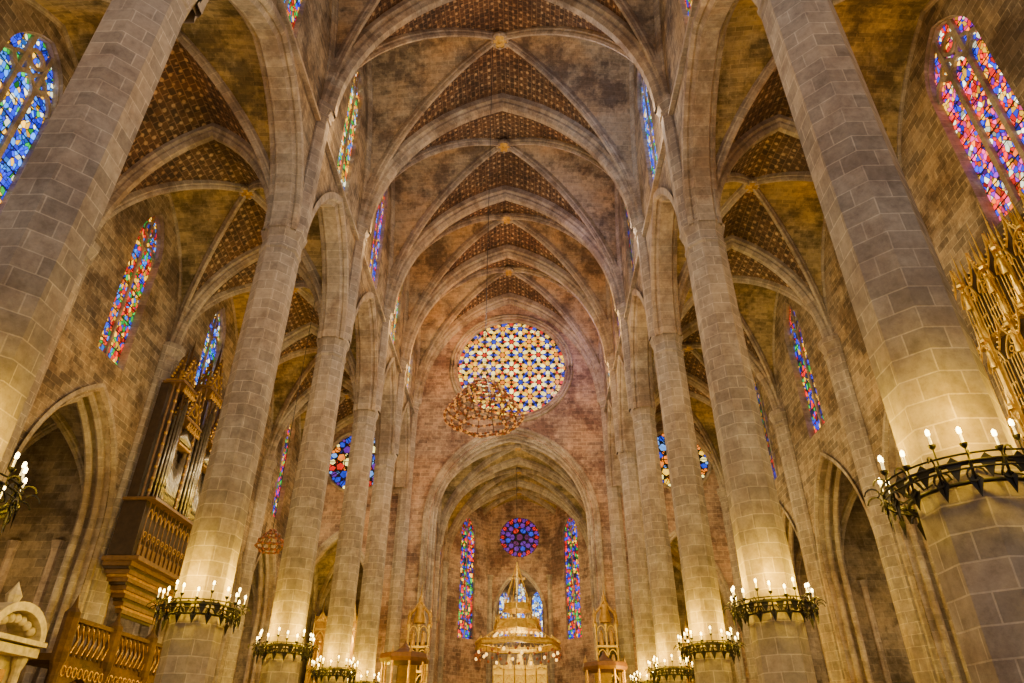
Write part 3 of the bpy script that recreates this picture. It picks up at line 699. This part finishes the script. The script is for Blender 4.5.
for u,w_,h,tow in segs:
    ob(u,.25,3.2+h/2,w_,.5,h,'dark_wood')
    np_=9
    for k in range(np_):
        f_=(k+.5)/np_-.5; uu=u+f_*w_*.88
        ln=h*(.86-.5*abs(f_)) if tow else h*(.45+.4*abs(f_*2)*.8)
        xx=.95+(.45*math.cos(f_*pi) if tow else 0); r=w_*.88/np_*.44
        og.cyl((xx,uu,3.3),(xx,uu,3.8),.02,r,8,'organ_pipe'); og.cyl((xx,uu,3.8),(xx,uu,3.3+ln),r,r,8,'organ_pipe',caps=True)
        ob(uu,xx+r,4.0,r*.9,.02,.15,'lead')
    if not tow:
        ob(u,.9,3.2+h*.72,w_*.9,.5,.12,'gilt_wood')
        for k in range(9):
            f_=(k+.5)/9-.5; og.cyl((1.05,u+f_*w_*.85,3.3+h*.74),(1.05,u+f_*w_*.85,3.3+h*(.95-.15*abs(f_*2))),.06,.06,6,'organ_pipe',caps=True)
    for q in range(6): og.tube([(1.35,u-w_/2+w_*q/6,2.6+h),(1.4,u-w_/2+w_*(q+.5)/6,3.0+h),(1.35,u-w_/2+w_*(q+1)/6,2.6+h)],.06,4,'gilt_wood')
    for s_ in(-1,1):
        og.cyl((1.05,u+s_*w_/2,3.2),(1.05,u+s_*w_/2,3.2+h),.07,.07,6,'organ_wood')
        og.cyl((.75,u+s_*w_/2,3.2),(.75,u+s_*w_/2,3.2+h),.07,.07,6,'organ_wood')
        for q in range(10): og.sphere((1.05,u+s_*w_/2,3.6+h*q/10.5),.11,'gilt_wood',6)
        og.cyl((1.0,u+s_*w_/2,3.2+h),(1.0,u+s_*w_/2,3.2+h+2.1),.13,0,6,'gilt_wood')
        for q in range(4): og.sphere((1.0,u+s_*w_/2,3.6+h+q*.38),.13-.02*q,'organ_wood',5)
    ob(u,.75,3.2+h,w_+.35,1.2,.12,'organ_wood'); ob(u,.75,3.35+h,w_+.15,1.0,.08,'gilt_wood')
    for xx in(1.15,.5):
        for s_ in(-1,1):
            og.tube([(xx,u+s_*w_/2,3.5+h),(xx,u+s_*w_*.2,3.5+h+w_*.45),(xx,u,3.5+h+w_*1.3)],.08,4,'organ_wood')
            og.tube([(xx,u+s_*w_/3,3.5+h),(xx,u,3.5+h+w_*.6)],.05,4,'gilt_wood')
            for q in range(6): og.sphere((xx,u+s_*w_/2*(1-q/6),3.6+h+w_*1.2*q/6),.1,'gilt_wood',6)
        og.tube([(xx,u+.25*w_*math.cos(2*pi*q/12),3.5+h+w_*.35+.25*w_*math.sin(2*pi*q/12)) for q in range(12)],.06,4,'gilt_wood',True)
        for q in range(5): og.cyl((xx,u-w_*.4+w_*.2*q,3.4+h),(xx,u-w_*.4+w_*.2*q,4.2+h),.035,.035,4,'organ_wood')
    og.cyl((.9,u,3.3+h+w_*.8),(.9,u,3.3+h+w_*1.3+1.6),.14,0,6,'organ_wood')
for k in range(7):
    ob(0,.5-.07*k,-.0-.3*k,W*(1-.09*k),1.4-.18*k,.2,'organ_wood'); ob(0,.45-.07*k,-.15-.3*k,W*(1-.09*k)-.3,1.2-.18*k,.14,'gilt_wood' if k%2 else 'dark_wood')
og.make('pipe_organ',(-18.65,36.8,9.7))
light('organ_fill',(-15.6,35.5,14),130,(1,.74,.34),.3)  # small unseen light added to lift the organ front
# carved gallery below
gl=MB(); HG=5.0
for k in range(3):
    c=1.6+3.3*k; mp_=lambda s,z,t:(1.9+t,s,z)
    build_wall(gl,mp_,c-1.65,c+1.65,lambda s:0,lambda s:HG-.1,[archhole(c,1.35,0,2.9,4.4,True)],.35,'gallery_stone','gallery_stone')
    for da in(0,.22): gl.tube([(1.85,c-(1.38+da*.6)*math.cos(pi*q/16),2.9+arch((1.38+da*.6)*math.cos(pi*q/16),1.38+da*.6,1.5+da)) for q in range(17)],.07,5,'gilt_wood')
gl.box((1.1,4.9,HG),(2.0,10.2,.25),'gallery_stone'); gl.box((2.1,4.9,HG+1.4),(.3,10.2,.16),'gallery_stone')
for k in range(26):
    y=.1+k*.385; gl.lathe((2.1,y,HG+.1),[(.08,0),(.14,.25),(.05,.6),(.12,.9),(.07,1.25)],6,'gallery_stone')
    gl.tube([(2.22,y,HG+.2),(2.26,y+.19,HG+.7),(2.22,y,HG+1.2)],.03,4,'gilt_wood')
    gl.tube([(2.28,y+.19+.14*math.cos(2*pi*q/8),HG-.45+.18*math.sin(2*pi*q/8)) for q in range(8)],.03,4,'gilt_wood',True)
for k in range(4): gl.lathe((2.15,k*3.3,0),[(.3,0),(.3,.4),(.18,.6),(.18,HG-.5),(.3,HG-.1),(.3,HG+1.6),(.12,HG+1.8),(0,HG+2.3)],8,'gallery_stone')
gl.make('carved_choir_gallery',(-18.6,28.2,0))
# marble altar monument
mo=MB()
mo.box((.6,0,.7),(1.6,3.2,1.4),'marble'); mo.box((.4,0,3.2),(.9,2.6,3.6),'marble')
for s_ in(-1,1):
    mo.lathe((1.05,s_*1.15,1.4),[(.24,0),(.24,.2),(.16,.3),(.15,3.0),(.25,3.3),(.26,3.5)],10,'marble',smooth=False)
mo.box((.7,0,5.0),(1.5,3.0,.3),'marble'); mo.box((.75,0,5.3),(1.7,3.2,.16),'marble')
mo.sweep([(.7,-1.4*math.cos(pi*q/16),5.4+1.0*math.sin(pi*q/16)) for q in range(17)],(1,0,0),[(-.5,-.15),(-.5,.1),(.8,.15),(.8,-.15),(-.5,-.15)],'marble')
for q in range(7): mo.sphere((1.2,-1.0+.33*q,5.7+.3*math.sin(pi*q/6)),.18,'marble')
mo.box((.9,0,3.2),(.1,1.5,2.4),'gilt_wood'); mo.lathe((1.05,0,2.2),[(.3,0),(.32,.2),(.2,.9),(.28,1.3),(.08,1.5),(0,1.51)],8,'marble',smooth=True); mo.sphere((1.05,0,3.85),.15,'marble')
mo.lathe((.8,0,6.3),[(.3,0),(.2,.2),(.28,.5),(.1,.8),(0,1.0)],8,'marble')
for s_ in(-1,1): mo.lathe((.8,s_*1.35,5.4),[(.15,0),(.1,.15),(.2,.4),(.1,.7),(0,1.0)],8,'marble')
mo.make('marble_altar_monument',(-18.2,25.9,0))
# gilded organ case on right wall: tall gothic tabernacle work
gg=MB(); H_=8.6
gg.box((.5,0,H_/2),(.6,6.8,H_),'dark_wood')
nb=6
for k in range(nb+1):
    y=-3.3+6.6*k/nb; x=-.3-(.2 if k%2 else 0)
    pinnacle(gg,(x,y),.15,-.6,H_+(1.3 if k in(2,3,4) else .7),'gold')
    for zz in(1.6,4.2,6.6):
        gg.lathe((x-.15,y,zz),[(.08,0),(.11,.06),(.06,.4),(.09,.6),(.03,.72),(0,.74)],7,'gold',smooth=True); gg.sphere((x-.15,y,zz+.8),.06,'gold',6)
        gg.lathe((x-.15,y,zz+1.0),[(.13,0),(.14,.1),(.08,.22),(.03,.5),(0,.8)],6,'gold')
for k in range(nb):
    y=-3.3+6.6*(k+.5)/nb; hw_=6.6/nb/2-.1
    for lv,(z0,z1) in enumerate(((.2,2.4),(2.8,5.2),(5.6,8.0))):
        for q in range(7):
            yy=y-hw_+2*hw_*q/6; gg.cyl((-.02,yy,z0),(-.02,yy,z1-.7),.022,.022,5,'gold')
        for q in range(6):
            yy=y-hw_+2*hw_*(q+.5)/6; hh_=hw_/6
            gg.tube([(-.02,yy-hh_*math.cos(pi*p/6),z1-.75+arch(hh_*math.cos(pi*p/6),hh_,.2)) for p in range(7)],.022,4,'gold')
            gg.tube([(-.02,yy-hh_*math.cos(pi*p/6),z0+.75+arch(hh_*math.cos(pi*p/6),hh_,.2)) for p in range(7)],.02,4,'gold')
            gg.sphere((-.06,yy,z0+.4),.06,'gold',5)
        gg.tube([(-.1,y-hw_*math.cos(pi*p/12),z1-.7+arch(hw_*math.cos(pi*p/12),hw_,.75)) for p in range(13)],.04,4,'gold')
        for (dy,dz,r_) in ((0,-.2,.13),(-.18,-.45,.1),(.18,-.45,.1)):
            gg.tube([(-.08,y+dy+r_*math.cos(2*pi*p/10),z1+dz+r_*math.sin(2*pi*p/10)) for p in range(10)],.022,4,'gold',True)
        for s_ in(-1,1):
            gg.tube([(-.3,y+s_*hw_*1.05,z1-.35),(-.34,y+s_*hw_*.5,z1-.1),(-.36,y+s_*.08,z1+.25),(-.36,y,z1+.8)],.035,4,'gold')
            for p in range(5): gg.sphere((-.34,y+s_*hw_*(.95-.2*p),z1-.25+.16*p),.05,'gold',5)
        gg.box((-.12,y,z0-.12),(.4,hw_*2+.1,.07),'gilt_wood')
        for q in range(8): gg.tube([(-.34,y-hw_+hw_*q/4,z0-.12),(-.34,y-hw_+hw_*(q+.5)/4,z0-.3),(-.34,y-hw_+hw_*(q+1)/4,z0-.12)],.022,4,'gold')
    for q in range(3):
        yy=y+(q-1)*hw_*.6; pinnacle(gg,(-.05,yy),.07,7.2,H_+.6+.25*(q==1),'gold')
for k in range(5): gg.box((.5,0,-.2-.3*k),(.6-.1*k,6.6-.9*k,.32),'gilt_wood')
gg.make('gilded_organ_case',(18.35,18.7,9.0))
light('organ_case_fill',(15.0,16.5,10),400,(1,.76,.32),.3)  # added lights that brighten the gilding, no fixture here
light('organ_case_fill',(15.0,20.5,13),330,(1,.76,.32),.3)
# pulpits
def pulpit(name,loc,mat):
    m=MB()
    m.lathe((0,0,0),[(1.3,0),(1.3,.3),(.5,.6),(.4,2.2),(.7,2.8),(1.5,3.2),(1.5,3.35),(1.4,3.4),(1.4,4.6),(1.55,4.65),(1.55,4.85)],8,mat,pi/8)
    for k in range(8):
        a_=k*pi/4+pi/8; m.cyl((1.42*math.cos(a_),1.42*math.sin(a_),3.3),(1.42*math.cos(a_),1.42*math.sin(a_),7.1),.08,.08,6,'gilt_wood')
        b_=a_+pi/8; m.box((1.32*math.cos(b_),1.32*math.sin(b_),4.0),(.06,.7,.9),'gilt_wood',b_)
        m.cyl((1.5*math.cos(a_),1.5*math.sin(a_),7.6),(1.5*math.cos(a_),1.5*math.sin(a_),8.1),.1,0,5,'gilt_wood')
    m.lathe((0,0,0),[(0,7.1),(1.6,7.1),(1.7,7.3),(1.6,7.6),(1.2,7.7),(.6,7.8),(.3,8.0),(.15,8.2),(0,8.5)],8,mat,pi/8)
    m.box((0,1.2,4.0),(1.2,.25,6.4),mat)
    m.make(name,loc)
pulpit('pulpit',(-6.6,49.0,0),'red_wood'); pulpit('pulpit',(7.0,54.0,0),'red_wood')
# ---------------------------------------------------------------- lights
for i,(a_,b_) in enumerate(zip(BY[1:-1],BY[2:])):
    c=(a_+b_)/2
    light('nave_fill',(0,c,21),980 if b_<50 else 950,(1,.84,.68),1.0)  # invisible fill light added per bay for even brightness
    for sg in(-1,1): light('aisle_fill',(sg*(AXC-1),c,17.5),450,(1,.72,.34) if sg<0 else (1,.72,.30),.7)  # likewise invisible, added to fill the aisles
for y in BY[2:-1]:
    for sg in(-1,1):
        light('flood_glow',(sg*7.85,y+1.0,31.0),(330 if y<40 else 500),(1,.58,.18) if y>40 else ((1,.66,.30) if sg<0 else (1,.74,.5)),.25)
light('vault_glow',(-3,55.3,37),1000,(1,.48,.13),.6)  # coloured point lights added to tint the vault, no fixtures
light('vault_glow',(5,54.5,35),500,(.66,.42,1),.6)
light('vault_glow',(4,40,36),300,(.7,.5,1),.6)
light('vault_glow',(4.5,28,36),450,(.42,.62,1),.6)
light('vault_glow',(-4.5,28,36),250,(1,.8,.5),.6)
w=bpy.data.worlds.new('World'); bpy.context.scene.world=w; w.use_nodes=True
w.node_tree.nodes['Background'].inputs[0].default_value=(.92,.86,.92,1); w.node_tree.nodes['Background'].inputs[1].default_value=.8
# ---------------------------------------------------------------- camera
cd=bpy.data.cameras.new('camera'); cam=bpy.data.objects.new('camera',cd); bpy.context.scene.collection.objects.link(cam)
cd.sensor_width=36; cd.lens=24.0; cd.clip_end=400; cd.clip_start=.05
cam.location=(1.4,0,1.6); cam.rotation_euler=(math.radians(90+31.6),0,math.radians(1.1))
bpy.context.scene.camera=cam
